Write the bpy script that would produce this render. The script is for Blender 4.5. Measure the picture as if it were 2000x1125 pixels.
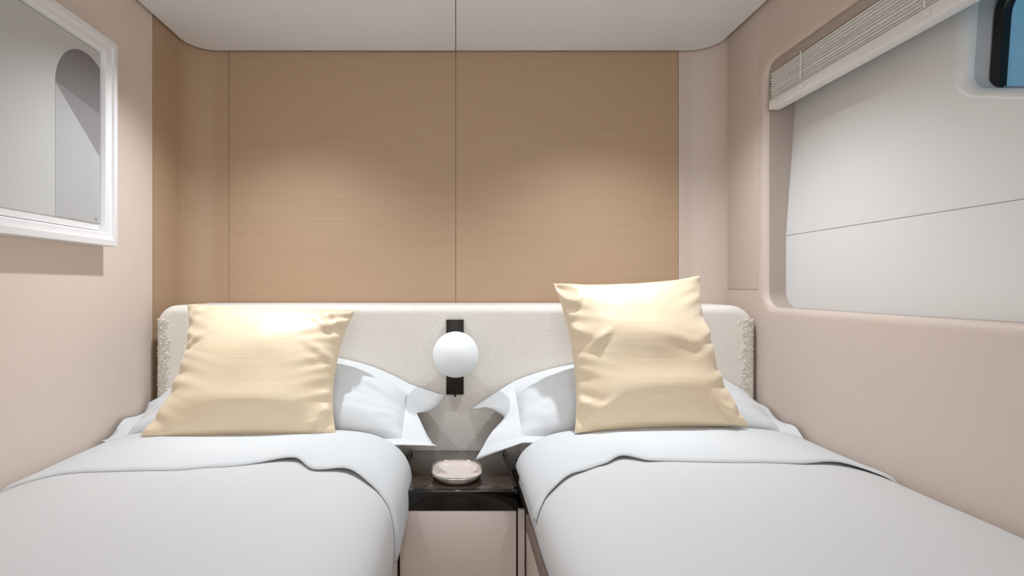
import bpy, bmesh, math, random
from mathutils import Vector, noise

for o in list(bpy.data.objects):
    bpy.data.objects.remove(o, do_unlink=True)
C = bpy.context.scene.collection
SC = bpy.context.scene
PI = math.pi
CAM_Z = 1.10
F = 1014.0

# ------------------------------------------------------------------ camera, world, light, exposure
cam_d = bpy.data.cameras.new('camera')
cam = bpy.data.objects.new('camera', cam_d)
C.objects.link(cam)
cam.location = (0, 0, CAM_Z)
cam.rotation_euler = (PI / 2, 0, 0)
cam_d.sensor_width = 36.0
cam_d.lens = 36.0 * F / 2000.0
cam_d.shift_x = 0.055
cam_d.shift_y = -0.00125
cam_d.clip_start = 0.02
SC.camera = cam

w = bpy.data.worlds.new('world')
SC.world = w
w.use_nodes = True
bgn = w.node_tree.nodes['Background']
bgn.inputs[0].default_value = (0.20, 0.50, 0.62, 1)
bgn.inputs[1].default_value = 1.0

SC.view_settings.view_transform = 'Standard'
SC.view_settings.look = 'None'
SC.view_settings.gamma = 1.0
SC.view_settings.use_curve_mapping = False
SC.view_settings.exposure = 0.14

CEIL = CAM_Z + 0.88
BED_LIGHTS = [(-0.56, 1.42), (0.52, 1.42)]
FILL_SPOTS = [(0.0, 0.42), (0.0, -0.6)]  # unseen spots added to brighten the drawer front and fill the room
SPOT_W, FILL_SPOT_W, FILL_W = 57.0, 15.0, 14.0
COOL = (0.925, 0.98, 1.045)


def spot(x, y, power, size_deg, blend):
    d = bpy.data.lights.new('downlight_lamp', 'SPOT')
    d.energy = power
    d.color = COOL
    d.spot_size = math.radians(size_deg)
    d.spot_blend = blend
    d.shadow_soft_size = 0.022
    o = bpy.data.objects.new('downlight_lamp', d)
    o.location = (x, y, CEIL - 0.004)
    C.objects.link(o)
    return o


for x, y in BED_LIGHTS:
    spot(x, y, SPOT_W, 118, 1.0)
for x, y in FILL_SPOTS:
    spot(x, y, FILL_SPOT_W, 124, 1.0)
# area light added behind the viewpoint as frontal fill
pd = bpy.data.lights.new('rear_fill', 'AREA')
pd.shape = 'RECTANGLE'
pd.size, pd.size_y = 1.5, 1.1
pd.energy = FILL_W
pd.color = COOL
po = bpy.data.objects.new('rear_fill', pd)
po.location = (0, -1.84, 1.30)
po.rotation_euler = (PI / 2, 0, 0)
C.objects.link(po)


# ------------------------------------------------------------------ helpers
def lin(c):
    return tuple(((v / 255) / 12.92 if v / 255 <= 0.04045 else ((v / 255 + 0.055) / 1.055) ** 2.4) for v in c) + (1,)


def mat(name, rgb, rough=0.6, metallic=0.0, spec=0.5, sheen=0.0, coat=0.0, bump=None, vary=None):
    """bump = (scale xyz, strength, distance); vary = (scale xyz, rgb2) mixes a second colour by noise"""
    m = bpy.data.materials.new(name)
    m.use_nodes = True
    nt = m.node_tree
    b = nt.nodes['Principled BSDF']
    b.inputs['Base Color'].default_value = lin(rgb)
    b.inputs['Roughness'].default_value = rough
    b.inputs['Metallic'].default_value = metallic
    b.inputs['Specular IOR Level'].default_value = spec
    b.inputs['Sheen Weight'].default_value = sheen
    b.inputs['Coat Weight'].default_value = coat
    tc = nt.nodes.new('ShaderNodeTexCoord')

    def noise_node(scale, detail=3.0):
        mp = nt.nodes.new('ShaderNodeMapping')
        mp.inputs['Scale'].default_value = scale
        nt.links.new(tc.outputs['Object'], mp.inputs[0])
        n = nt.nodes.new('ShaderNodeTexNoise')
        n.inputs['Scale'].default_value = 1.0
        n.inputs['Detail'].default_value = detail
        nt.links.new(mp.outputs[0], n.inputs['Vector'])
        return n
    if vary:
        n = noise_node(vary[0])
        r = nt.nodes.new('ShaderNodeValToRGB')
        r.color_ramp.elements[0].position = 0.3
        r.color_ramp.elements[1].position = 0.7
        r.color_ramp.elements[0].color = lin(rgb)
        r.color_ramp.elements[1].color = lin(vary[1])
        nt.links.new(n.outputs['Fac'], r.inputs[0])
        nt.links.new(r.outputs[0], b.inputs['Base Color'])
    if bump:
        n = noise_node(bump[0])
        bp = nt.nodes.new('ShaderNodeBump')
        bp.inputs['Strength'].default_value = bump[1]
        bp.inputs['Distance'].default_value = bump[2]
        nt.links.new(n.outputs['Fac'], bp.inputs['Height'])
        nt.links.new(bp.outputs[0], b.inputs['Normal'])
    return m


ORG = {}


def org(parent):
    return ORG.get(parent.name, Vector((0, 0, 0))) if parent else Vector((0, 0, 0))


def mesh_obj(name, verts, faces, m, parent=None, origin=None, smooth=True, angle=40, fix=True):
    o0 = Vector(origin) if origin is not None else (org(parent) if parent else Vector((0, 0, 0)))
    me = bpy.data.meshes.new(name)
    me.from_pydata([tuple(Vector(v) - o0) for v in verts], [], [tuple(f) for f in faces])
    if fix:
        bm = bmesh.new()
        bm.from_mesh(me)
        bmesh.ops.recalc_face_normals(bm, faces=bm.faces)
        bm.to_mesh(me)
        bm.free()
    if smooth:
        me.polygons.foreach_set('use_smooth', [True] * len(me.polygons))
        me.set_sharp_from_angle(angle=math.radians(angle))
    me.materials.append(m)
    o = bpy.data.objects.new(name, me)
    C.objects.link(o)
    if parent:
        o.parent = parent
        o.location = o0 - org(parent)
    else:
        o.location = o0
    ORG[o.name] = o0
    return o


def bm_obj(name, bm, m, parent=None, origin=None, smooth=True, angle=40):
    bm.verts.index_update()
    v = [x.co.copy() for x in bm.verts]
    f = [[q.index for q in p.verts] for p in bm.faces]
    bm.free()
    return mesh_obj(name, v, f, m, parent, origin, smooth, angle)


def thing(name, label, cat, loc, group=None):
    o = bpy.data.objects.new(name, None)
    o.empty_display_size = 0.05
    o.location = loc
    C.objects.link(o)
    ORG[o.name] = Vector(loc)
    return tag(o, label, cat, group)


def tag(o, label, cat, group=None):
    o['label'] = label
    o['category'] = cat
    if group:
        o['group'] = group
    return o


def struct(o):
    o['kind'] = 'structure'
    return o


def box_bm(x0, x1, y0, y1, z0, z1, bev=0.0, seg=3):
    bm = bmesh.new()
    bmesh.ops.create_cube(bm, size=1.0)
    for v in bm.verts:
        v.co = Vector(((x0 + x1) / 2 + v.co.x * (x1 - x0), (y0 + y1) / 2 + v.co.y * (y1 - y0), (z0 + z1) / 2 + v.co.z * (z1 - z0)))
    if bev:
        bmesh.ops.bevel(bm, geom=list(bm.edges), offset=bev, segments=seg, profile=0.5, affect='EDGES')
    return bm


def box(name, x0, x1, y0, y1, z0, z1, m, parent=None, bev=0.0, seg=3, origin=None):
    if origin is None and parent is None:
        origin = ((x0 + x1) / 2, (y0 + y1) / 2, z0)
    return bm_obj(name, box_bm(x0, x1, y0, y1, z0, z1, bev, seg), m, parent, origin)


def loft(loops, close_first=False, close_last=False, cyclic=True):
    verts, faces = [], []
    n = len(loops[0])
    for L in loops:
        verts += [Vector(p) for p in L]
    for i in range(len(loops) - 1):
        for j in range(n if cyclic else n - 1):
            k = (j + 1) % n
            faces.append((i * n + j, i * n + k, (i + 1) * n + k, (i + 1) * n + j))
    if close_first:
        faces.append(tuple(range(n)))
    if close_last:
        faces.append(tuple(range((len(loops) - 1) * n, len(loops) * n)))
    return verts, faces


def rrect(a0, a1, b0, b1, r, n=8):
    """rounded rectangle outline as (a, b) pairs; r may be one number or four (a1b1, a0b1, a0b0, a1b0)"""
    rs = r if isinstance(r, (tuple, list)) else (r,) * 4
    pts = []
    for (ca, cb, sa, sb, st), q in zip(((a1, b1, -1, -1, 0), (a0, b1, 1, -1, 90), (a0, b0, 1, 1, 180), (a1, b0, -1, 1, 270)), rs):
        for k in range(n + 1):
            t = math.radians(st + 90 * k / n)
            pts.append((ca + sa * q + q * math.cos(t), cb + sb * q + q * math.sin(t)))
    return pts


def lathe(name, prof, centre, m, parent=None, seg=32, origin=None, axis='z'):
    loops = []
    for r, h in prof:
        L = []
        for k in range(seg):
            a = 2 * PI * k / seg
            if axis == 'z':
                L.append((centre[0] + r * math.cos(a), centre[1] + r * math.sin(a), centre[2] + h))
            else:
                L.append((centre[0] + r * math.cos(a), centre[1] + h, centre[2] + r * math.sin(a)))
        loops.append(L)
    v, f = loft(loops, True, True)
    return mesh_obj(name, v, f, m, parent, origin)


def tube(name, pts, r, m, parent=None, seg=10):
    loops = []
    for i, p in enumerate(pts):
        p = Vector(p)
        d = (Vector(pts[min(i + 1, len(pts) - 1)]) - Vector(pts[max(i - 1, 0)])).normalized()
        a = d.orthogonal().normalized()
        b = d.cross(a)
        loops.append([p + a * r * math.cos(2 * PI * k / seg) + b * r * math.sin(2 * PI * k / seg) for k in range(seg)])
    v, f = loft(loops, True, True)
    return mesh_obj(name, v, f, m, parent)


def P(px, py, y):
    """point of the room at depth y that a sight line meets"""
    return Vector(((px - 890) * y / F, y, CAM_Z - (py - 560) * y / F))


def sstep(a, b, x):
    t = max(0.0, min(1.0, (x - a) / (b - a)))
    return t * t * (3 - 2 * t)


def spline(pts, n):
    """Catmull-Rom through 2-D points, n samples spread by arc length"""
    raw = []
    for i in range(len(pts) - 1):
        p0, p1, p2, p3 = pts[max(i - 1, 0)], pts[i], pts[i + 1], pts[min(i + 2, len(pts) - 1)]
        for k in range(16):
            t = k / 16
            raw.append(tuple(0.5 * (2 * b + (c - a) * t + (2 * a - 5 * b + 4 * c - d) * t * t + (3 * b - a - 3 * c + d) * t ** 3)
                             for a, b, c, d in zip(p0, p1, p2, p3)))
    raw.append(tuple(pts[-1]))
    acc = [0.0]
    for i in range(1, len(raw)):
        acc.append(acc[-1] + math.dist(raw[i], raw[i - 1]))
    out, j = [], 0
    for k in range(n):
        s = acc[-1] * k / (n - 1)
        while j < len(acc) - 2 and acc[j + 1] < s:
            j += 1
        t = (s - acc[j]) / max(1e-9, acc[j + 1] - acc[j])
        out.append(tuple(a + (b - a) * t for a, b in zip(raw[j], raw[j + 1])))
    return out


# ------------------------------------------------------------------ materials
M_TAN = mat('tan wall fabric', (184, 155, 126), 0.55, bump=((6, 6, 420), 0.12, 0.002), vary=((3, 3, 160), (179, 150, 121)))
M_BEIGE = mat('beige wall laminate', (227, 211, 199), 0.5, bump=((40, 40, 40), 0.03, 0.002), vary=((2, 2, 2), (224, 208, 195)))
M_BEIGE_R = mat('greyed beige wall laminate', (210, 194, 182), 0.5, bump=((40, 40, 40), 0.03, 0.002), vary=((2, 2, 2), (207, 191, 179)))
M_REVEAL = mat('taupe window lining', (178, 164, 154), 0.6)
M_DARK = mat('dark shadow gap', (40, 30, 24), 0.8)
M_CEIL = mat('white ceiling panel', (236, 238, 240), 0.55, vary=((2, 2, 2), (233, 235, 237)))
M_HULL = mat('white hull gelcoat', (226, 225, 223), 0.35)
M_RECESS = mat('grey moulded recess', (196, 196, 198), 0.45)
M_BLACK = mat('black gloss lacquer', (12, 10, 9), 0.12, coat=0.5)
M_RUBBER = mat('black rubber seal', (10, 10, 11), 0.35)
M_BOUCLE = mat('cream boucle', (228, 222, 213), 0.95, sheen=0.3, bump=((240, 240, 240), 0.35, 0.004), vary=((120, 120, 120), (221, 214, 204)))
M_TUFT = mat('cream boucle loops', (226, 218, 206), 0.95, sheen=0.3)
M_BRONZE = mat('dark bronze metal', (42, 36, 31), 0.4, metallic=0.6)
M_OPAL = mat('opal white glass', (228, 231, 232), 0.65, spec=0.25)
M_OPAL.node_tree.nodes['Principled BSDF'].inputs['Subsurface Weight'].default_value = 1.0
M_OPAL.node_tree.nodes['Principled BSDF'].inputs['Subsurface Radius'].default_value = (1, 1, 1)
M_OPAL.node_tree.nodes['Principled BSDF'].inputs['Subsurface Scale'].default_value = 0.08
M_CHROME = mat('polished chrome', (215, 212, 208), 0.12, metallic=1.0)
M_CREAM = mat('cream glazed ceramic', (206, 193, 183), 0.4)
M_WOODTOP = mat('dark lacquered wood', (44, 33, 27), 0.14, coat=0.6, vary=((14, 3, 3), (72, 57, 47)))
M_DRAWER = mat('rosy beige lacquer', (224, 209, 199), 0.4)
M_BASE = mat('beige bed base laminate', (206, 190, 179), 0.5)
M_RAIL = mat('taupe bed rail', (132, 115, 104), 0.5)
M_DUVET = mat('warm white duvet cotton', (201, 200, 199), 0.85, sheen=0.15, bump=((900, 900, 900), 0.06, 0.001))
M_SHEET = mat('crisp white sheet cotton', (203, 205, 206), 0.8, sheen=0.1, bump=((900, 900, 900), 0.05, 0.001))
M_PILLOW = mat('crisp white pillowcase cotton', (210, 212, 213), 0.8, sheen=0.1, bump=((14, 14, 14), 0.12, 0.01))
M_MATTRESS = mat('pale grey mattress ticking', (214, 210, 206), 0.9)
M_GOLD = mat('champagne gold satin', (225, 205, 173), 0.43, spec=0.8, sheen=0.3, bump=((5, 120, 160), 0.10, 0.003), vary=((4, 60, 90), (220, 199, 166)))
M_FRAME = mat('white lacquered frame', (232, 230, 229), 0.4)
M_PRINT = mat('pale grey print paper', (196, 195, 192), 0.75)
M_ARCH1 = mat('charcoal grey ink', (124, 119, 119), 0.75)
M_ARCH2 = mat('mid grey ink', (180, 179, 178), 0.75)
M_ARCH3 = mat('slate grey ink', (142, 138, 138), 0.75)
M_BLIND = mat('off white pleated fabric', (240, 238, 234), 0.8)
M_BLINDRAIL = mat('off white aluminium rail', (240, 238, 236), 0.45)
M_CORD = mat('white cord', (230, 226, 220), 0.7)
M_FLOOR = mat('oak floor', (150, 125, 100), 0.5, vary=((2, 30, 2), (135, 110, 86)))

# sea-blue porthole glass: tinted, see-through
M_GLASS = bpy.data.materials.new('blue tinted porthole glass')
M_GLASS.use_nodes = True
nt = M_GLASS.node_tree
nt.nodes.clear()
out = nt.nodes.new('ShaderNodeOutputMaterial')
mx = nt.nodes.new('ShaderNodeMixShader')
tr = nt.nodes.new('ShaderNodeBsdfTransparent')
gl = nt.nodes.new('ShaderNodeBsdfGlossy')
tr.inputs[0].default_value = (0.68, 0.66, 0.72, 1)
gl.inputs['Roughness'].default_value = 0.03
mx.inputs[0].default_value = 0.06
nt.links.new(tr.outputs[0], mx.inputs[1])
nt.links.new(gl.outputs[0], mx.inputs[2])
nt.links.new(mx.outputs[0], out.inputs[0])

M_GLOW = bpy.data.materials.new('lit diffuser and fill pane')  # glow of the downlight diffusers and of the added fill pane
M_GLOW.use_nodes = True
gb = M_GLOW.node_tree.nodes['Principled BSDF']
gb.inputs['Emission Color'].default_value = (1, 0.95, 0.88, 1)
gb.inputs['Emission Strength'].default_value = 1.0

# ------------------------------------------------------------------ room shell
XL, XR, YB, YN, R = -0.990, 0.970, 1.95, -1.9, 0.10
ZT = CEIL + 0.06
struct(box('floor', XL - 0.05, XR + 0.15, YN - 0.05, YB + 0.05, -0.05, 0.0, M_FLOOR))

# ceiling: dark backing above two white panels parted by a fine joint
ceiling = struct(box('ceiling', XL - 0.05, XR + 0.2, YN, YB + 0.05, CEIL + 0.035, CEIL + 0.08, M_DARK))


def ceiling_panel(side):
    g = 0.006
    xa, xb = (XL + g, -0.0008) if side < 0 else (0.0008, XR - g)
    rr = (0.001, R, 0.001, 0.001) if side < 0 else (R, 0.001, 0.001, 0.001)
    def L(inset, z):
        q = [max(0.0005, t - inset) for t in rr]
        return [(a, b, z) for a, b in rrect(xa + (inset if side < 0 else inset * 0.1), xb - (inset if side > 0 else inset * 0.1), YN + 0.01, YB - g - inset, q, 14)]
    loops = [L(0, CEIL + 0.034), L(0, CEIL + 0.012)]
    for k in range(1, 6):
        t = k / 5 * PI / 2
        loops.append(L(0.012 * (1 - math.cos(t)), CEIL + 0.012 - 0.012 * math.sin(t)))
    v, f = loft(loops, True, True)
    return mesh_obj('ceiling_panel', v, f, M_CEIL, ceiling, angle=50)


ceiling_panel(-1)
ceiling_panel(1)


def plan_strip(name, pts, z0, z1, m, parent, thick=0.012, angle=30, origin=None):
    """upright panel following a plan curve (x, y), thickened away from the room"""
    n = len(pts)
    back = []
    for i, p in enumerate(pts):
        a, b = Vector(pts[max(i - 1, 0)]), Vector(pts[min(i + 1, n - 1)])
        d = (b - a).normalized()
        nn = Vector((-d.y, d.x))
        c = Vector((0, 0.8))
        if (Vector(p) - c).dot(nn) < 0:
            nn = -nn
        back.append(Vector(p) + nn * thick)
    ring = [Vector(p) for p in pts] + back[::-1]
    v, f = loft([[(p.x, p.y, z0) for p in ring], [(p.x, p.y, z1) for p in ring]], True, True)
    return mesh_obj(name, v, f, m, parent, origin=origin, angle=angle)


def arc(cx, cy, r, a0, a1, n=14):
    return [(cx + r * math.cos(math.radians(a0 + (a1 - a0) * k / n)), cy + r * math.sin(math.radians(a0 + (a1 - a0) * k / n))) for k in range(n + 1)]


# back wall
wall_back = struct(box('wall_back', XL - 0.06, XR + 0.2, YB + 0.014, YB + 0.06, 0, ZT, M_DARK))
XS_L, XS_R = -0.852, 0.8365
G = 0.0008
plan_strip('wall_panel', [(XS_L + G, YB), (-G, YB)], 0, ZT, M_TAN, wall_back)
plan_strip('wall_panel', [(G, YB), (XS_R - G * 1.5, YB)], 0, ZT, M_TAN, wall_back)
# rounded corner panels
trim_1 = plan_strip('trim_1', [(XL, 1.6985)] + arc(XL + R, YB - R, R, 180, 90) + [(XS_L - G, YB)], 0, ZT, M_TAN, None, origin=(XL, YB, 0))
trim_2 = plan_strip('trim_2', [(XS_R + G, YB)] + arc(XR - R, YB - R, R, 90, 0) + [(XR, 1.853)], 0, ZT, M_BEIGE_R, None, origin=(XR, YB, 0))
struct(trim_1)
struct(trim_2)

# left wall
wall_left = struct(box('wall_left', XL - 0.012, XL, YN, 1.6955, 0, ZT, M_BEIGE, bev=0.001, seg=1))
struct(box('wall_front', XL - 0.05, XR + 0.2, YN - 0.05, YN, 0, ZT, M_BEIGE))
rear_fill_pane = struct(box('rear_fill_pane', -0.75, 0.75, YN + 0.002, YN + 0.012, 0.75, 1.85, M_GLOW))  # unseen glowing pane, added to go with the frontal fill light
for xa, xb, za, zb in ((-0.80, -0.75, 0.70, 1.90), (0.75, 0.80, 0.70, 1.90), (-0.75, 0.75, 0.70, 0.75), (-0.75, 0.75, 1.85, 1.90)):
    box('pane_frame', xa, xb, YN + 0.001, YN + 0.04, za, zb, M_FRAME, rear_fill_pane, bev=0.004)  # border of the added fill pane

# right wall with the rounded window opening
WY0, WY1 = 0.25, 1.634
WZ0, WZ1 = CAM_Z - 0.064, CAM_Z + 0.694
RY0, RY1 = YN, 1.850


def hole(off, x, n=10):
    return [(x, a, b) for a, b in rrect(WY0 - off, WY1 + off, WZ0 - off, WZ1 + off, 0.052 + off, n)]


def rect_proj(pts, a0, a1, b0, b1):
    ca, cb = (WY0 + WY1) / 2, (WZ0 + WZ1) / 2
    res = []
    for (x, a, b) in pts:
        da, db = a - ca, b - cb
        t = 1e9
        if abs(da) > 1e-9:
            t = min(t, ((a1 if da > 0 else a0) - ca) / da)
        if abs(db) > 1e-9:
            t = min(t, ((b1 if db > 0 else b0) - cb) / db)
        res.append([x, ca + da * t, cb + db * t])
    for tgt in ((a0, b0), (a0, b1), (a1, b0), (a1, b1)):
        k = min(range(len(res)), key=lambda i: (res[i][1] - tgt[0]) ** 2 + (res[i][2] - tgt[1]) ** 2)
        res[k][1], res[k][2] = tgt
    return res


FIL = 0.022
loops = [rect_proj(hole(FIL, XR), RY0, RY1, 0.0, ZT)]
for k in range(7):
    t = k / 6 * PI / 2
    loops.append(hole(FIL * (1 - math.sin(t)), XR + FIL * 0.8 * (1 - math.cos(t))))
v, f = loft(loops)
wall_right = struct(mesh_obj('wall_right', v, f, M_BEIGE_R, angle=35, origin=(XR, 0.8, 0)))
# strip panel beside the window with its joint
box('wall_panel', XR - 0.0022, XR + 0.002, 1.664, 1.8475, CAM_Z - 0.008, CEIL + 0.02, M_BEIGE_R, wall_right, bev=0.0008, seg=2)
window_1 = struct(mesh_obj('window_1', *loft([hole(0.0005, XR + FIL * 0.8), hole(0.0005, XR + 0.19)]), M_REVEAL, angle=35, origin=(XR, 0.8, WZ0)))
for yy in (1.47, 1.07):
    lathe('screw', [(0.0, -0.001), (0.003, -0.001), (0.003, 0.003), (0.0, 0.003)], (XR + 0.02, yy, WZ1 - 0.004), M_CHROME, window_1, 10)

# white hull side beyond the opening, two mouldings meeting in a crease
HZ = CAM_Z + 0.161
def hull_x(z):
    return 1.040 + max(0.0, z - HZ) * 0.0714


wall_out = struct(bpy.data.objects.new('wall_outboard', None))
C.objects.link(wall_out)
wall_out.location = (1.04, 0.8, HZ)
ORG[wall_out.name] = Vector(wall_out.location)
HY0, HY1 = 0.2, 1.66
# lower moulding
prof = [(1.040, HZ - 0.24), (1.040, HZ - 0.004), (1.0405, HZ - 0.0015), (1.043, HZ - 0.0008), (1.043, HZ + 0.02)]
v, f = loft([[(x, HY0, z) for x, z in prof], [(x, HY1, z) for x, z in prof]], cyclic=False)
mesh_obj('hull_panel', v, f, M_HULL, wall_out)


# upper moulding with the recess of the porthole
def on_hull(px, py):
    a, b = (px - 890) / F, (560 - py) / F
    x = 1.06
    for _ in range(20):
        x = hull_x(CAM_Z + b / a * x)
    return Vector((x, x / a, CAM_Z + b / a * x))


pA, pB = on_hull(1880, 172), on_hull(2000, 172)
slope = (pA.z - pB.z) / (pA.y - pB.y)          # ledge falls towards the bow
def rec_loop(off, dx, n=8):
    y1, y0 = pA.y + off, 0.60 - off
    res = []
    for a, b in rrect(y0, y1, -off, 0.30 + off, 0.03 + off * 0.7, n):
        z = pA.z + (a - pA.y) * slope + b
        res.append((hull_x(z) + dx, a, z))
    return res


base_loop = rec_loop(0.022, 0.0)
cy_, cz_ = 0.83, pA.z + 0.12
outer = []
for (x, a, b) in base_loop:
    da, db = a - cy_, b - cz_
    t = min(((HY1 if da > 0 else HY0) - cy_) / da if abs(da) > 1e-9 else 1e9, (((CAM_Z + 0.80) if db > 0 else HZ + 0.0008) - cz_) / db if abs(db) > 1e-9 else 1e9)
    outer.append([0, cy_ + da * t, cz_ + db * t])
for tgt in ((HY0, HZ + 0.0008), (HY0, CAM_Z + 0.8), (HY1, HZ + 0.0008), (HY1, CAM_Z + 0.8)):
    k = min(range(len(outer)), key=lambda i: (outer[i][1] - tgt[0]) ** 2 + (outer[i][2] - tgt[1]) ** 2)
    outer[k][1], outer[k][2] = tgt
outer = [(hull_x(z), a, z) for _, a, z in outer]
loops = [[(x + 0.003, a, z) for x, a, z in outer], outer]
for k in range(6):
    t = k / 5 * PI / 2
    loops.append(rec_loop(0.022 * (1 - math.sin(t)), 0.022 * (1 - math.cos(t))))
v, f = loft(loops)
mesh_obj('hull_panel', v, f, M_HULL, wall_out, angle=35)
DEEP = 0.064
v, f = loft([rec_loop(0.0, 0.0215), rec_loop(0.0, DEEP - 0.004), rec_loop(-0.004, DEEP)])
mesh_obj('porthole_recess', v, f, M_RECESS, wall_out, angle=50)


# porthole: black seal ring and tinted pane on the recess floor
def port_loop(inset, dx):
    res = []
    y1, y0 = pA.y - 0.001 - inset, 0.64 + inset
    for a, b in rrect(y0, y1, 0.0 + inset * 0.2, 0.26 - inset, (max(0.01, 0.10 - inset), 0.06, 0.01, 0.01), 10):
        z = pA.z - 0.012 + (a - pA.y) * slope + b
        res.append((hull_x(z) + dx, a, z))
    return res


window_2 = struct(bpy.data.objects.new('window_2', None))
C.objects.link(window_2)
window_2.location = (1.13, 0.83, pA.z)
ORG[window_2.name] = Vector(window_2.location)
v, f = loft([port_loop(0, DEEP + 0.004), port_loop(0, DEEP - 0.010), port_loop(0.003, DEEP - 0.013), port_loop(0.020, DEEP - 0.013), port_loop(0.022, DEEP - 0.009), port_loop(0.022, DEEP + 0.004)])
mesh_obj('pane_frame', v, f, M_RUBBER, window_2, angle=30)
v, f = loft([port_loop(0.021, DEEP - 0.004), port_loop(0.021, DEEP + 0.002)], True, True)
mesh_obj('pane', v, f, M_GLASS, window_2, angle=30)
v, f = loft([rec_loop(-0.004, DEEP), port_loop(0.02, DEEP + 0.003)])

# ------------------------------------------------------------------ headboard
HBY = 1.66
HBT = CAM_Z - 0.060
hb_x0, hb_x1, hb_z0 = -0.963, 0.962, 0.34
loops = []
def hb_loop(inset, y):
    return [(a, y, b) for a, b in rrect(hb_x0 + inset, hb_x1 - inset, hb_z0 + inset, HBT - inset, (0.075 - inset * 0.6, 0.062 - inset * 0.6, 0.03, 0.03), 16)]
loops.append(hb_loop(0.0, 1.945))
loops.append(hb_loop(0.0, HBY + 0.028))
for k in range(1, 8):
    t = k / 7 * PI / 2
    loops.append(hb_loop(0.026 * (1 - math.cos(t)), HBY + 0.028 - 0.028 * math.sin(t)))
v, f = loft(loops, True, True)
headboard = mesh_obj('headboard', v, f, M_BOUCLE, origin=(0, HBY, hb_z0), angle=50)
tag(headboard, 'long cream boucle headboard with rounded upper corners spanning behind both beds', 'headboard')
# loops of yarn standing out along the rounded ends
rnd = random.Random(4)
tv, tf = [], []
for sx in (-1, 1):
    for _ in range(900):
        z = rnd.uniform(0.74, HBT - 0.045)
        a_ = rnd.uniform(0, 1)
        if a_ < 0.55:
            t = rnd.uniform(0, PI / 2)
            x = (hb_x0 + 0.026 * (1 - math.cos(t)) if sx < 0 else hb_x1 - 0.026 * (1 - math.cos(t)))
            y = HBY + 0.028 - 0.028 * math.sin(t)
        else:
            q_ = 0.026 + abs(rnd.gauss(0, 0.010))
            x = hb_x0 + q_ if sx < 0 else hb_x1 - q_
            y = HBY
        c = Vector((x, y, z))
        r = rnd.uniform(0.0018, 0.0042)
        b0 = len(tv)
        for dx, dy, dz in ((1, 0, 0), (-1, 0, 0), (0, 1, 0), (0, -1, 0), (0, 0, 1), (0, 0, -1)):
            tv.append(c + Vector((dx * r * rnd.uniform(.7, 1.2), dy * r * rnd.uniform(.7, 1.2), dz * r * rnd.uniform(.7, 1.5))))
        for a, b, d in ((0, 2, 4), (2, 1, 4), (1, 3, 4), (3, 0, 4), (2, 0, 5), (1, 2, 5), (3, 1, 5), (0, 3, 5)):
            tf.append((b0 + a, b0 + b, b0 + d))
tu = mesh_obj('yarn_loops', tv, tf, M_TUFT, headboard, angle=80)
tu['kind'] = 'stuff'

# ------------------------------------------------------------------ wall lamp
lz = CAM_Z - 0.224
lamp = thing('wall_lamp', 'unlit round opal globe wall lamp on a black plate, on the headboard', 'lamp', (-0.002, HBY, lz - 0.12))
box('backplate', -0.030, 0.0255, HBY - 0.011, HBY + 0.001, lz - 0.119, lz + 0.119, M_BRONZE, lamp, bev=0.0012, seg=2)
gc = (0.0, 1.574, CAM_Z - 0.2055)
GR = 0.0695
prof = [(0.0001, -GR)] + [(GR * math.cos(a), GR * math.sin(a)) for a in [math.radians(-86 + 172 * k / 28) for k in range(29)]] + [(0.0001, GR)]
lathe('globe', prof, gc, M_OPAL, lamp, 48)
lathe('arm', [(0.014, 0.0), (0.014, 0.02)], (0.0, HBY - 0.031, gc[2]), M_BRONZE, lamp, 20, axis='y')
lathe('knob', [(0.003, 0), (0.004, 0.003), (0.003, 0.006)], (-0.002, HBY - 0.006, lz - 0.126), M_BRONZE, lamp, 12)

# ------------------------------------------------------------------ nightstand
NF = 1.322
NT = CAM_Z - 0.522
ns = thing('nightstand', 'dark lacquer topped nightstand with rosy beige drawer, between the two beds', 'nightstand', (0.006, 1.49, 0))
box('carcass', -0.139, 0.154, NF + 0.022, HBY - 0.012, 0.0, NT - 0.048, M_DARK, ns)
box('top', -0.144, 0.158, NF + 0.004, HBY - 0.004, NT - 0.024, NT, M_WOODTOP, ns, bev=0.0015, seg=2)
box('fascia', -0.144, 0.158, NF, NF + 0.02, NT - 0.0485, NT + 0.0012, M_BLACK, ns, bev=0.001, seg=2)
box('drawer', -0.1425, 0.1545, NF + 0.002, NF + 0.02, 0.08, NT - 0.050, M_DRAWER, ns, bev=0.0012, seg=2)
box('edge_strip', 0.151, 0.158, NF + 0.021, HBY - 0.006, NT, NT + 0.006, M_BLACK, ns, bev=0.001, seg=1)
box('edge_strip', -0.144, -0.139, NF + 0.021, HBY - 0.006, NT, NT + 0.006, M_BLACK, ns, bev=0.001, seg=1)
box('filler_strip', 0.1595, 0.177, NF + 0.008, NF + 0.02, 0.08, NT - 0.050, M_DRAWER, ns, bev=0.001, seg=1)
box('plinth', -0.139, 0.154, NF + 0.03, HBY - 0.02, 0.0, 0.08, M_DARK, ns)

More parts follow.
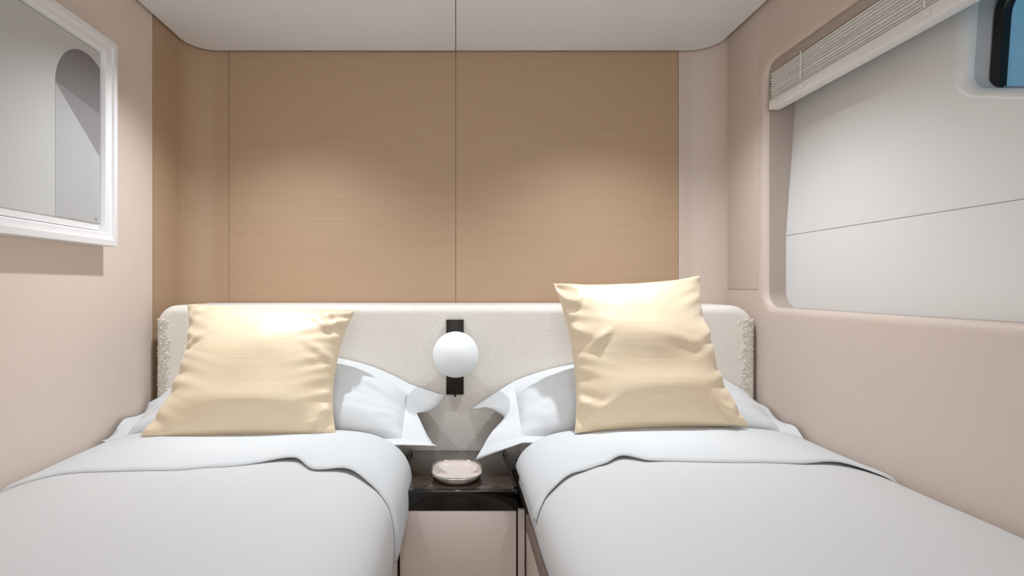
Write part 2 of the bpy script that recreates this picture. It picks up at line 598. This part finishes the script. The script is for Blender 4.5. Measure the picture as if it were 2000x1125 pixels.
# small ceramic dish
dish = thing('trinket_dish', 'cream rounded rectangular dish with a chrome rim on the nightstand', 'dish', (0.003, 1.43, NT))
def dl(w_, d_, z, r=0.052):
    return [(a, b, NT + z) for a, b in rrect(0.003 - w_, 0.003 + w_, 1.430 - d_, 1.430 + d_, min(r, w_ - 0.002, d_ - 0.002), 10)]
v, f = loft([dl(0.050, 0.056, 0.0005), dl(0.052, 0.058, 0.005), dl(0.060, 0.067, 0.007), dl(0.0665, 0.0735, 0.019),
             dl(0.0645, 0.0715, 0.0195), dl(0.0605, 0.0675, 0.0105), dl(0.058, 0.065, 0.0095)], True, True)
mesh_obj('bowl', v, f, M_CREAM, dish, angle=45)
v, f = loft([dl(0.0650, 0.0720, 0.0196), dl(0.0675, 0.0745, 0.0175), dl(0.0695, 0.0765, 0.0185), dl(0.0690, 0.0760, 0.0212), dl(0.0660, 0.0730, 0.0215), dl(0.0650, 0.0720, 0.0196)])
mesh_obj('chrome_rim', v, f, M_CHROME, dish, angle=60)

# ------------------------------------------------------------------ beds
PROF_L = [(-0.984, 0.475), (-0.972, 0.450), (-0.935, 0.426), (-0.85, 0.408), (-0.72, 0.400), (-0.56, 0.396), (-0.40, 0.398), (-0.28, 0.406),
          (-0.215, 0.420), (-0.165, 0.450), (-0.138, 0.490), (-0.130, 0.54), (-0.132, 0.595), (-0.138, 0.635)]
PROF_R = [(0.964, 0.452), (0.955, 0.430), (0.925, 0.412), (0.85, 0.397), (0.72, 0.389), (0.56, 0.386), (0.42, 0.390), (0.315, 0.402),
          (0.257, 0.415), (0.215, 0.436), (0.185, 0.465), (0.171, 0.5), (0.168, 0.535)]


def make_bed(side, label):
    bed = thing('single_bed', label, 'bed', (-0.565 if side < 0 else 0.57, 0.7, 0))
    if side < 0:
        xa, xb, inner = -0.985, -0.148, -0.148
        box('base', xa, xb, -0.28, HBY - 0.01, 0.0, CAM_Z - 0.66, M_BASE, bed, bev=0.003)
        box('rail', xa, xb, -0.28, HBY - 0.01, CAM_Z - 0.659, CAM_Z - 0.60, M_BASE, bed, bev=0.003)
        box('mattress', -0.970, -0.166, -0.26, HBY - 0.008, CAM_Z - 0.599, CAM_Z - 0.448, M_MATTRESS, bed, bev=0.06, seg=6)
    else:
        xa, xb = 0.180, 0.962
        box('base', xa, xb, -0.28, HBY - 0.01, 0.0, CAM_Z - 0.621, M_BASE, bed, bev=0.003)
        r = box('rail', xa - 0.001, xb, -0.28, HBY - 0.01, CAM_Z - 0.620, CAM_Z - 0.578, M_RAIL, bed, bev=0.003)
        r['label'] = 'darker taupe rail'
        box('mattress_slot', xa + 0.012, xb, -0.27, HBY - 0.01, CAM_Z - 0.577, CAM_Z - 0.548, M_DARK, bed)
        box('mattress', 0.196, 0.950, -0.26, HBY - 0.008, CAM_Z - 0.547, CAM_Z - 0.437, M_MATTRESS, bed, bev=0.05, seg=6)
    return bed


make_bed(-1, 'left single bed against the wall with the framed picture')
make_bed(1, 'right single bed against the wall with the window')


def cloth_point(prof, s, y, off, seed, amp):
    """point on the blanket at profile index s (0..n-1) and depth y, lifted by off along the profile normal"""
    n = len(prof)
    i = min(int(s), n - 2)
    t = s - i
    x = prof[i][0] + (prof[i + 1][0] - prof[i][0]) * t
    d = prof[i][1] + (prof[i + 1][1] - prof[i][1]) * t
    a, b = prof[max(i - 1, 0)], prof[min(i + 2, n - 1)]
    tx, tz = b[0] - a[0], -(b[1] - a[1])
    L = math.hypot(tx, tz)
    g = 1 if prof[-1][0] > prof[0][0] else -1
    nx, nz = -tz / L * g, tx / L * g
    q = Vector((x * 3.1, y * 2.6, seed))
    o = off + amp * noise.noise(q) + amp * 0.35 * noise.noise(Vector((x * 9, y * 7, seed + 5)))
    return Vector((x + nx * o, y, CAM_Z - d + nz * o))


NP = 84
PL = spline(PROF_L, NP)
PR = spline([(x, d) for x, d in PROF_R], NP)


def sheet_mesh(name, prof, yfun0, yfun1, ny, off, thick, m, seed, amp, lift=None, trim=(0, NP - 1)):
    """closed cloth: upper skin, lower skin and rolled edges"""
    s0, s1 = trim
    ns_ = s1 - s0 + 1
    up, lo = [], []
    for j in range(ny):
        for i in range(ns_):
            s = s0 + i
            ya, yb = yfun0(s), yfun1(s)
            t = j / (ny - 1)
            y = ya + (yb - ya) * t
            e = min(t, 1 - t) * (yb - ya)
            es = min(i, ns_ - 1 - i) * 0.016
            rr = thick * 1.0
            pin = 1.0
            dd = min(e, es)
            if dd < rr:
                pin = math.sqrt(max(0.0, 1 - (1 - dd / rr) ** 2))
            o = off + (lift(s, y - ya) if lift else 0.0)
            up.append(cloth_point(prof, s, y, o + 0.002 + (thick - 0.002) * pin, seed, amp))
            lo.append(cloth_point(prof, s, y, o, seed, amp))
    N = ny * ns_
    faces = []
    for j in range(ny - 1):
        for i in range(ns_ - 1):
            a = j * ns_ + i
            faces.append((a, a + 1, a + 1 + ns_, a + ns_))
            faces.append((N + a, N + a + ns_, N + a + 1 + ns_, N + a + 1))
    rim = [i for i in range(ns_)] + [j * ns_ + ns_ - 1 for j in range(1, ny)] + [(ny - 1) * ns_ + i for i in range(ns_ - 2, -1, -1)] + [j * ns_ for j in range(ny - 2, 0, -1)]
    for k in range(len(rim)):
        a, b = rim[k], rim[(k + 1) % len(rim)]
        faces.append((a, N + a, N + b, b))
    mid = cloth_point(prof, (s0 + s1) / 2, (yfun0(s0) + yfun1(s0)) / 2, off, seed, 0)
    return mesh_obj(name, up + lo, faces, m, origin=(mid.x, mid.y, mid.z), angle=70)


def duvet(prof, seed, label):
    o = sheet_mesh('duvet', prof, lambda s: -0.24, lambda s: 1.40, 110, -0.016, 0.016, M_DUVET, seed, 0.004)
    return tag(o, label, 'duvet', 'white duvets on the two beds')


duvet(PL, 1.7, 'smooth warm white duvet covering the left bed and hanging over its aisle side')
duvet(PR, 7.3, 'smooth warm white duvet covering the right bed, ending above the dark rail')


def interp(tab, x):
    if x <= tab[0][0]:
        return tab[0][1]
    for (a, b), (c, d) in zip(tab, tab[1:]):
        if x <= c:
            t = (x - a) / (c - a)
            t = t * t * (3 - 2 * t)
            return b + (d - b) * t
    return tab[-1][1]


# front hem of the turned-down sheet as depth over the width of the bed, lifted in soft waves
HEM_L = [(-0.98, 1.10), (-0.85, 1.125), (-0.62, 1.125), (-0.52, 1.14), (-0.37, 1.185), (-0.31, 1.135), (-0.25, 1.15), (-0.18, 1.13), (-0.145, 1.12), (-0.12, 1.10)]
HEM_R = [(0.13, 1.06), (0.175, 1.10), (0.2, 1.115), (0.27, 1.14), (0.33, 1.16), (0.38, 1.185), (0.43, 1.15), (0.55, 1.135), (0.75, 1.14), (0.85, 1.155), (0.97, 1.12)]


def lift_l(s, dy):
    x = PL[int(s)][0]
    hump = 0.009 * math.exp(-((x + 0.37) / 0.055) ** 2) + 0.010 * math.exp(-((x + 0.235) / 0.05) ** 2) 
    return hump * math.exp(-(dy / 0.05) ** 2)


def lift_r(s, dy):
    x = PR[int(s)][0]
    hump = 0.008 * math.exp(-((x - 0.38) / 0.05) ** 2) + 0.006 * math.exp(-((x - 0.24) / 0.05) ** 2) + 0.007 * math.exp(-((x - 0.85) / 0.07) ** 2) 
    return hump * math.exp(-(dy / 0.05) ** 2)


o = sheet_mesh('top_sheet', PL, lambda s: interp(HEM_L, PL[int(s)][0]), lambda s: 1.43, 40, 0.0006, 0.008, M_SHEET, 1.7, 0.004, lift_l, (1, NP - 4))
tag(o, 'crisp white sheet turned down over the duvet of the left bed', 'sheet')
o = sheet_mesh('top_sheet', PR, lambda s: interp(HEM_R, PR[int(s)][0]), lambda s: 1.43, 40, 0.0006, 0.008, M_SHEET, 7.3, 0.004, lift_r, (1, NP - 4))
tag(o, 'crisp white sheet turned down over the duvet of the right bed', 'sheet')


# ------------------------------------------------------------------ white flanged bed pillows
def bed_pillow(label, xw, xa, seed, tips, T=0.085, dfront=0.425, dback=0.245, droop=0.085, droop_w=0.112, y0=1.448, y1=1.632):
    """xw = seam on the wall side, xa = seam on the aisle side; the pillow leans up the headboard.
    tips = flange overhang at the aisle side: back tip, hollow, front tip, and (drop back, drop front)"""
    NU, NV = 84, 48
    UE, VE = 1.14, 1.24
    us = [-UE + 2 * UE * i / NU for i in range(NU + 1)]
    vs = [-VE + 2 * VE * j / NV for j in range(NV + 1)]
    for arr in (us, vs):                       # grid lines on the seam
        for t in (-1, 1):
            arr[min(range(len(arr)), key=lambda i: abs(arr[i] - t))] = t
    sg = 1 if xa > xw else -1
    cx, hx = (xw + xa) / 2, abs(xa - xw) / 2
    top, bot = [], []
    for v in vs:
        for u in us:                            # u = -1 wall side .. 1 aisle side
            cuu = max(-1, min(1, u))
            fl = max(abs(u) - 1, 0) / (UE - 1)
            fv = max(abs(v) - 1, 0) / (VE - 1)
            tb, tf_ = max(0.0, v / VE) ** 1.2, max(0.0, -v / VE) ** 1.2
            if u > 0:
                wdt = fl * (tips[1] + (tips[0] - tips[1]) * tb + (tips[2] - tips[1]) * tf_)
            else:
                wdt = fl * 0.05
            x = cx + sg * (hx * cuu + (wdt if u > 0 else -wdt))
            if sg > 0:
                x = max(x, XL + 0.012)
            else:
                x = min(x, XR - 0.012)
            y = (y0 + y1) / 2 + (y1 - y0) / 2 * v
            db = dback + (droop if u > 0 else droop_w) * abs(cuu) ** 2.4
            tt = (v + 1) / 2
            d = dfront + (db - dfront) * (tt ** 0.85 if tt > 0 else tt * 0.3)
            cu, cv = max(0.0, 1 - abs(u) ** 2.3), max(0.0, 1 - abs(v) ** 2.4)
            th = T * (cu ** 0.65) * (cv ** 0.6)
            z = CAM_Z - d
            if u > 0:
                z -= fl * (tips[3] * tb + tips[4] * tf_ + 0.012)
                y -= fl * 0.035 * tb
            else:
                z -= fl * (0.012 + 0.028 * tb - 0.022 * tf_)
            z += fv * (0.010 if v > 0 else -0.006)
            core = (cu * cv) ** 0.3
            ed = math.exp(-max(0.0, 1 - abs(u)) / 0.22)
            wr = 0.012 * core * noise.noise(Vector((u * 2.4, v * 1.7, seed)))
            wr += 0.014 * ed * core * noise.noise(Vector((u * 5.0 + v * 2.0, v * 3.6 - abs(u) * 3.0, seed + 9)))
            wr += 0.007 * (fl + 0.4 * fv) * math.sin(v * 4.2 + seed) * (0.5 + fl)
            wr += 0.005 * core * noise.noise(Vector((u * 9 - v * 4, v * 4 + u * 3, seed + 3)))
            n = Vector((0, -0.45, 0.9))
            base = Vector((x, y, z))
            top.append(base + n * (th + wr + 0.0015))
            bot.append(base - n * (th * 0.15 + 0.0015) + n * wr * (0.2 if th > 1e-6 else 1.0))
    n1 = NU + 1
    N = len(top)
    body, flange = [], []
    for j in range(NV):
        for i in range(NU):
            a = j * n1 + i
            q = (a, a + 1, a + 1 + n1, a + n1)
            uu, vv = (us[i] + us[i + 1]) / 2, (vs[j] + vs[j + 1]) / 2
            tgt = body if abs(uu) < 1 and abs(vv) < 1 else flange
            tgt.append(q)
            tgt.append((N + q[3], N + q[2], N + q[1], N + q[0]))
    rim = [i for i in range(n1)] + [j * n1 + NU for j in range(1, NV + 1)] + [NV * n1 + i for i in range(NU - 1, -1, -1)] + [j * n1 for j in range(NV - 1, 0, -1)]
    for k in range(len(rim)):
        a, b = rim[k], rim[(k + 1) % len(rim)]
        flange.append((a, N + a, N + b, b))
    allv = top + bot

    def sub(fs):
        used = sorted({i for q in fs for i in q})
        mp = {i: k for k, i in enumerate(used)}
        return [allv[i] for i in used], [tuple(mp[i] for i in q) for q in fs]
    bv, bf = sub(body)
    fv_, ff = sub(flange)
    o = mesh_obj('bed_pillow', bv, bf, M_PILLOW, origin=(cx, (y0 + y1) / 2, CAM_Z - dfront), angle=80)
    tag(o, label, 'pillow', 'white flanged bed pillows')
    mesh_obj('flange', fv_, ff, M_PILLOW, o, angle=80)
    return o


bed_pillow('white flanged bed pillow on the left bed, behind the wide gold cushion', -0.925, -0.150, 2.0, (0.116, 0.035, 0.100, 0.028, -0.008))
bed_pillow('white flanged bed pillow on the right bed, behind the upright gold cushion', 0.915, 0.185, 11.0, (0.138, 0.040, 0.130, 0.062, 0.03), dfront=0.418, dback=0.262, droop=0.06, droop_w=0.085)


# ------------------------------------------------------------------ gold cushions
def cushion(label, BL, BR, TR, TL, tf, tb, seed, k_l, k_r, k_t, k_b, folds, lean=0.0):
    N = 64
    ex, ez = (BR - BL).normalized(), (TL - BL).normalized()
    nrm = ez.cross(ex).normalized()
    if nrm.y > 0:
        nrm = -nrm
    front, back = [], []
    for j in range(N + 1):
        for i in range(N + 1):
            u, v = -1 + 2 * i / N, -1 + 2 * j / N
            # ease the grid towards the edges
            u = math.sin(u * PI / 2) * 0.5 + u * 0.5
            v = math.sin(v * PI / 2) * 0.5 + v * 0.5
            ku = k_l if u < 0 else k_r
            kv = k_b if v < 0 else k_t
            uu = u * (1 - ku * (1 - abs(v) ** 2.2))
            vv = v * (1 - kv * (1 - abs(u) ** 2.2))
            a, b = (uu + 1) / 2, (vv + 1) / 2
            p = BL * (1 - a) * (1 - b) + BR * a * (1 - b) + TR * a * b + TL * (1 - a) * b
            cu, cv = max(0, 1 - abs(u) ** 2.2), max(0, 1 - abs(v) ** 2.2)
            th = (cu * cv) ** 0.5
            edge_u = math.exp(-(1 - abs(u)) / 0.16) * (1 - abs(u) ** 30)
            edge_v = math.exp(-(1 - abs(v)) / 0.12) * (1 - abs(v) ** 30)
            wr = 0.030 * edge_u * noise.noise(Vector((u * 1.6, v * 8.0 - abs(u) * 3.0, seed)))
            wr += 0.006 * edge_v * noise.noise(Vector((u * 5.0, v * 1.5, seed + 4)))
            wr += 0.006 * th * noise.noise(Vector((u * 1.7, v * 1.9, seed + 8)))
            for (fu, fv, ang, ln, wd, am) in folds:          # single creases: centre, direction, length, width, depth
                du, dv = u - fu, v - fv
                c, s = math.cos(ang), math.sin(ang)
                al, ac = du * c + dv * s, -du * s + dv * c
                wr += am * math.exp(-(al / ln) ** 2) * (math.exp(-(ac / wd) ** 2) - 0.6 * math.exp(-((ac + wd * 1.5) / wd) ** 2)) * (th > 0) * min(1, th * 4)
            front.append(p + nrm * (tf * th + wr + 0.001))
            back.append(p - nrm * (tb * th + 0.001) + nrm * wr * 0.2)
    n1 = N + 1
    M = n1 * n1
    faces = []
    for j in range(N):
        for i in range(N):
            a = j * n1 + i
            faces.append((a, a + 1, a + 1 + n1, a + n1))
            faces.append((M + a, M + a + n1, M + a + 1 + n1, M + a + 1))
    rim = [i for i in range(n1)] + [j * n1 + N for j in range(1, n1)] + [N * n1 + i for i in range(N - 1, -1, -1)] + [j * n1 for j in range(N - 1, 0, -1)]
    for k in range(len(rim)):
        a, b = rim[k], rim[(k + 1) % len(rim)]
        faces.append((a, M + a, M + b, b))
    o = mesh_obj('throw_cushion', front + back, faces, M_GOLD, origin=(BL + BR) / 2, angle=80)
    return tag(o, label, 'cushion', 'gold satin throw cushions')


cushion('gold satin cushion with a wide flared base leaning on the left bed pillow',
        P(268, 858, 1.375), P(657, 850, 1.395), P(694, 606, 1.545), P(366, 596, 1.555),
        0.080, 0.026, 3.0, 0.19, 0.115, 0.012, 0.0,
        [(-0.85, 0.35, 0.5, 0.16, 0.05, 0.006), (0.80, 0.62, -0.7, 0.20, 0.05, 0.006), (0.82, 0.2, -0.6, 0.2, 0.05, 0.006), (0.1, -0.55, 0.0, 0.8, 0.14, 0.006), (0.80, -0.84, 0.7, 0.14, 0.05, 0.008), (-0.86, 0.84, 0.9, 0.12, 0.05, 0.008), (0.84, 0.82, -0.9, 0.14, 0.05, 0.009)])
cushion('gold satin cushion standing taller with pointed corners on the right bed',
        P(1122, 846, 1.385), P(1462, 832, 1.405), P(1368, 539, 1.545), P(1081, 553, 1.535),
        0.076, 0.026, 17.0, 0.11, 0.17, 0.07, 0.02,
        [(0.1, 0.16, -0.10, 0.9, 0.24, 0.011), (-0.68, 0.12, 0.6, 0.16, 0.045, 0.010), (0.45, 0.05, -0.25, 0.35, 0.06, 0.003), (-0.7, -0.72, 0.5, 0.15, 0.05, 0.009), (-0.8, 0.72, 1.0, 0.14, 0.05, 0.006), (0.85, -0.84, -0.8, 0.13, 0.05, 0.010), (0.1, -0.5, 0.0, 0.8, 0.14, 0.006)])

# ------------------------------------------------------------------ framed picture on the left wall
FX, FY0, FY1, FZ0, FZ1 = -0.947, 0.84, 1.455, CAM_Z + 0.112, CAM_Z + 0.678
pic = thing('framed_picture', 'white box framed print of a grey arch on the left wall', 'picture', (XL, 1.15, FZ0))
def fr(inset, x):
    return [(x, a, b) for a, b in rrect(FY0 + inset, FY1 - inset, FZ0 + inset, FZ1 - inset, 0.0008, 2)]
v, f = loft([fr(0, XL + 0.001), fr(0, FX - 0.001), fr(0.001, FX), fr(0.016, FX), fr(0.0165, FX - 0.006), fr(0.019, FX - 0.007), fr(0.034, FX - 0.008), fr(0.036, FX - 0.010), fr(0.040, FX - 0.026), fr(0.040, XL + 0.001)])
mesh_obj('frame', v, f, M_FRAME, pic, angle=25)
PX = FX - 0.022
box('backing_board', XL + 0.001, PX - 0.002, FY0 + 0.041, FY1 - 0.041, FZ0 + 0.041, FZ1 - 0.041, M_FRAME, pic)
pr_y0, pr_y1, pr_z0, pr_z1 = FY0 + 0.042, FY1 - 0.041, CAM_Z + 0.171, FZ1 - 0.042
box('print_sheet', PX - 0.0018, PX, pr_y0, pr_y1, pr_z0, pr_z1, M_PRINT, pic)
ac, ar, az = 1.357, 0.101, CAM_Z + 0.613 - 0.118


def arch_pts():
    pts = [(ac - ar, pr_z0 + 0.001)]
    for k in range(33):
        t = PI - PI * k / 32
        pts.append((ac + ar * math.cos(t), az + 0.118 * math.sin(t)))
    pts.append((ac + ar, pr_z0 + 0.001))
    return pts


def clip(poly, inside, cut):
    res = []
    for i in range(len(poly)):
        a, b = poly[i], poly[(i + 1) % len(poly)]
        if inside(a):
            res.append(a)
        if inside(a) != inside(b):
            res.append(cut(a, b))
    return res


def clip_line(poly, A, B, c):                     # keep A*y + B*z <= c
    g = lambda p: A * p[0] + B * p[1] - c
    return clip(poly, lambda p: g(p) <= 0, lambda a, b: tuple(a[i] + (b[i] - a[i]) * g(a) / (g(a) - g(b)) for i in (0, 1)))


def ink(name, poly, dx, m):
    v, f = loft([[(PX - 0.0005, a, b) for a, b in poly], [(PX + dx, a, b) for a, b in poly]], False, True)
    return mesh_obj(name, v, f, m, pic, smooth=False)


full = clip_line(arch_pts(), 1, 0, pr_y1 - 0.0005)
ink('printed_arch', full, 0.0003, M_ARCH1)
# light floor of the arch below the diagonal, and a slim band between
q1 = P(112, 175, 1); q2 = P(195, 308, 1)
def on_print(px, py):
    y = PX * F / (px - 890)
    return (y, CAM_Z - (py - 560) * y / F)
a, b = on_print(118, 178), on_print(195, 308)
A, B = b[1] - a[1], -(b[0] - a[0])
c = A * a[0] + B * a[1]
g0 = A * (ac - ar) + B * pr_z0 - c
s = 1 if g0 <= 0 else -1
low = clip_line(full, A * s, B * s, c * s)
ink('printed_shade', low, 0.0006, M_ARCH2)
a2, b2 = on_print(124, 170), on_print(196, 225)
A2, B2 = b2[1] - a2[1], -(b2[0] - a2[0])
c2 = A2 * a2[0] + B2 * a2[1]
mid = clip_line(full, A2 * s, B2 * s, c2 * s)
mid = clip_line(mid, -A * s, -B * s, -c * s)
if len(mid) > 2:
    ink('printed_shade', mid, 0.00045, M_ARCH3)
mk = on_print(187, 428)
for dy, dz in ((0.005, 0.0008), (0.0008, 0.005)):
    ink('printed_mark', [(mk[0] - dy, mk[1] - dz), (mk[0] + dy, mk[1] - dz), (mk[0] + dy, mk[1] + dz), (mk[0] - dy, mk[1] + dz)], 0.0009, M_ARCH1)

# ------------------------------------------------------------------ pleated blind in the window
BX0, BX1 = 0.974, 1.012
BY0, BY1 = 0.30, 1.612
blind = thing('window_blind', 'off white pleated blind drawn up at the top of the window', 'blind', (BX0, 0.95, CAM_Z + 0.548))
box('bottom_rail', BX0 - 0.002, BX1 - 0.006, BY0, BY1, CAM_Z + 0.548, CAM_Z + 0.577, M_BLINDRAIL, blind, bev=0.003, seg=3)
npl = 10
z0, z1 = CAM_Z + 0.5775, CAM_Z + 0.662
hgt = (z1 - z0) / npl
rr = random.Random(3)
for k in range(npl):
    za = z0 + k * hgt
    jx = rr.uniform(-0.0015, 0.0015)
    prof = [(BX0 + 0.014 + jx, za), (BX0 + 0.001 + jx, za + hgt * 0.42), (BX0 + 0.001 + jx, za + hgt * 0.56), (BX0 + 0.014 + jx, za + hgt * 0.98), (BX1 - 0.008, za + hgt * 0.98), (BX1 + jx, za + hgt * 0.5), (BX1 - 0.008, za)]
    ye = BY1 - rr.uniform(0, 0.004)
    v, f = loft([[(x, BY0, z) for x, z in prof], [(x, ye, z) for x, z in prof]], True, True)
    mesh_obj('pleat', v, f, M_BLIND, blind, smooth=False)
box('head_rail', BX0 + 0.004, BX1, BY0, BY1 - 0.002, CAM_Z + 0.663, CAM_Z + 0.6925, M_REVEAL, blind, bev=0.002, seg=2)
for yy in (1.462, 1.075, 0.6):
    tube('lift_cord', [(BX0 - 0.002, yy, CAM_Z + 0.664), (BX0 - 0.003, yy, CAM_Z + 0.62), (BX0 - 0.004, yy, CAM_Z + 0.578)], 0.0016, M_CORD, blind)
    lathe('cord_knob', [(0.0015, 0.0), (0.005, 0.001), (0.006, 0.004), (0.003, 0.007)], (BX0 - 0.0085, yy - 0.01, CAM_Z + 0.556), M_CORD, blind, 14)

# ------------------------------------------------------------------ lamps of the ceiling (above the frame); the aisle pair is added fill
for i, (x, y) in enumerate(BED_LIGHTS + FILL_SPOTS):
    where = ('above the left bed pillow', 'above the right bed pillow', 'above the aisle, added to light the drawer front', 'above the aisle behind the viewpoint, added as fill')[i]
    t = thing('downlight', 'small recessed ceiling downlight ' + where, 'downlight', (x, y, CEIL), 'recessed downlights')
    v, f = loft([[(x + r * math.cos(2 * PI * k / 28), y + r * math.sin(2 * PI * k / 28), CEIL + z) for k in range(28)]
                 for r, z in ((0.030, 0.002), (0.030, -0.002), (0.034, -0.003), (0.040, -0.001), (0.040, 0.001))])
    mesh_obj('trim_ring', v, f, M_CHROME, t)
    lathe('diffuser', [(0.0005, 0.0005), (0.029, 0.0005), (0.029, 0.0015), (0.0005, 0.0015)], (x, y, CEIL - 0.002), M_GLOW, t, 24)
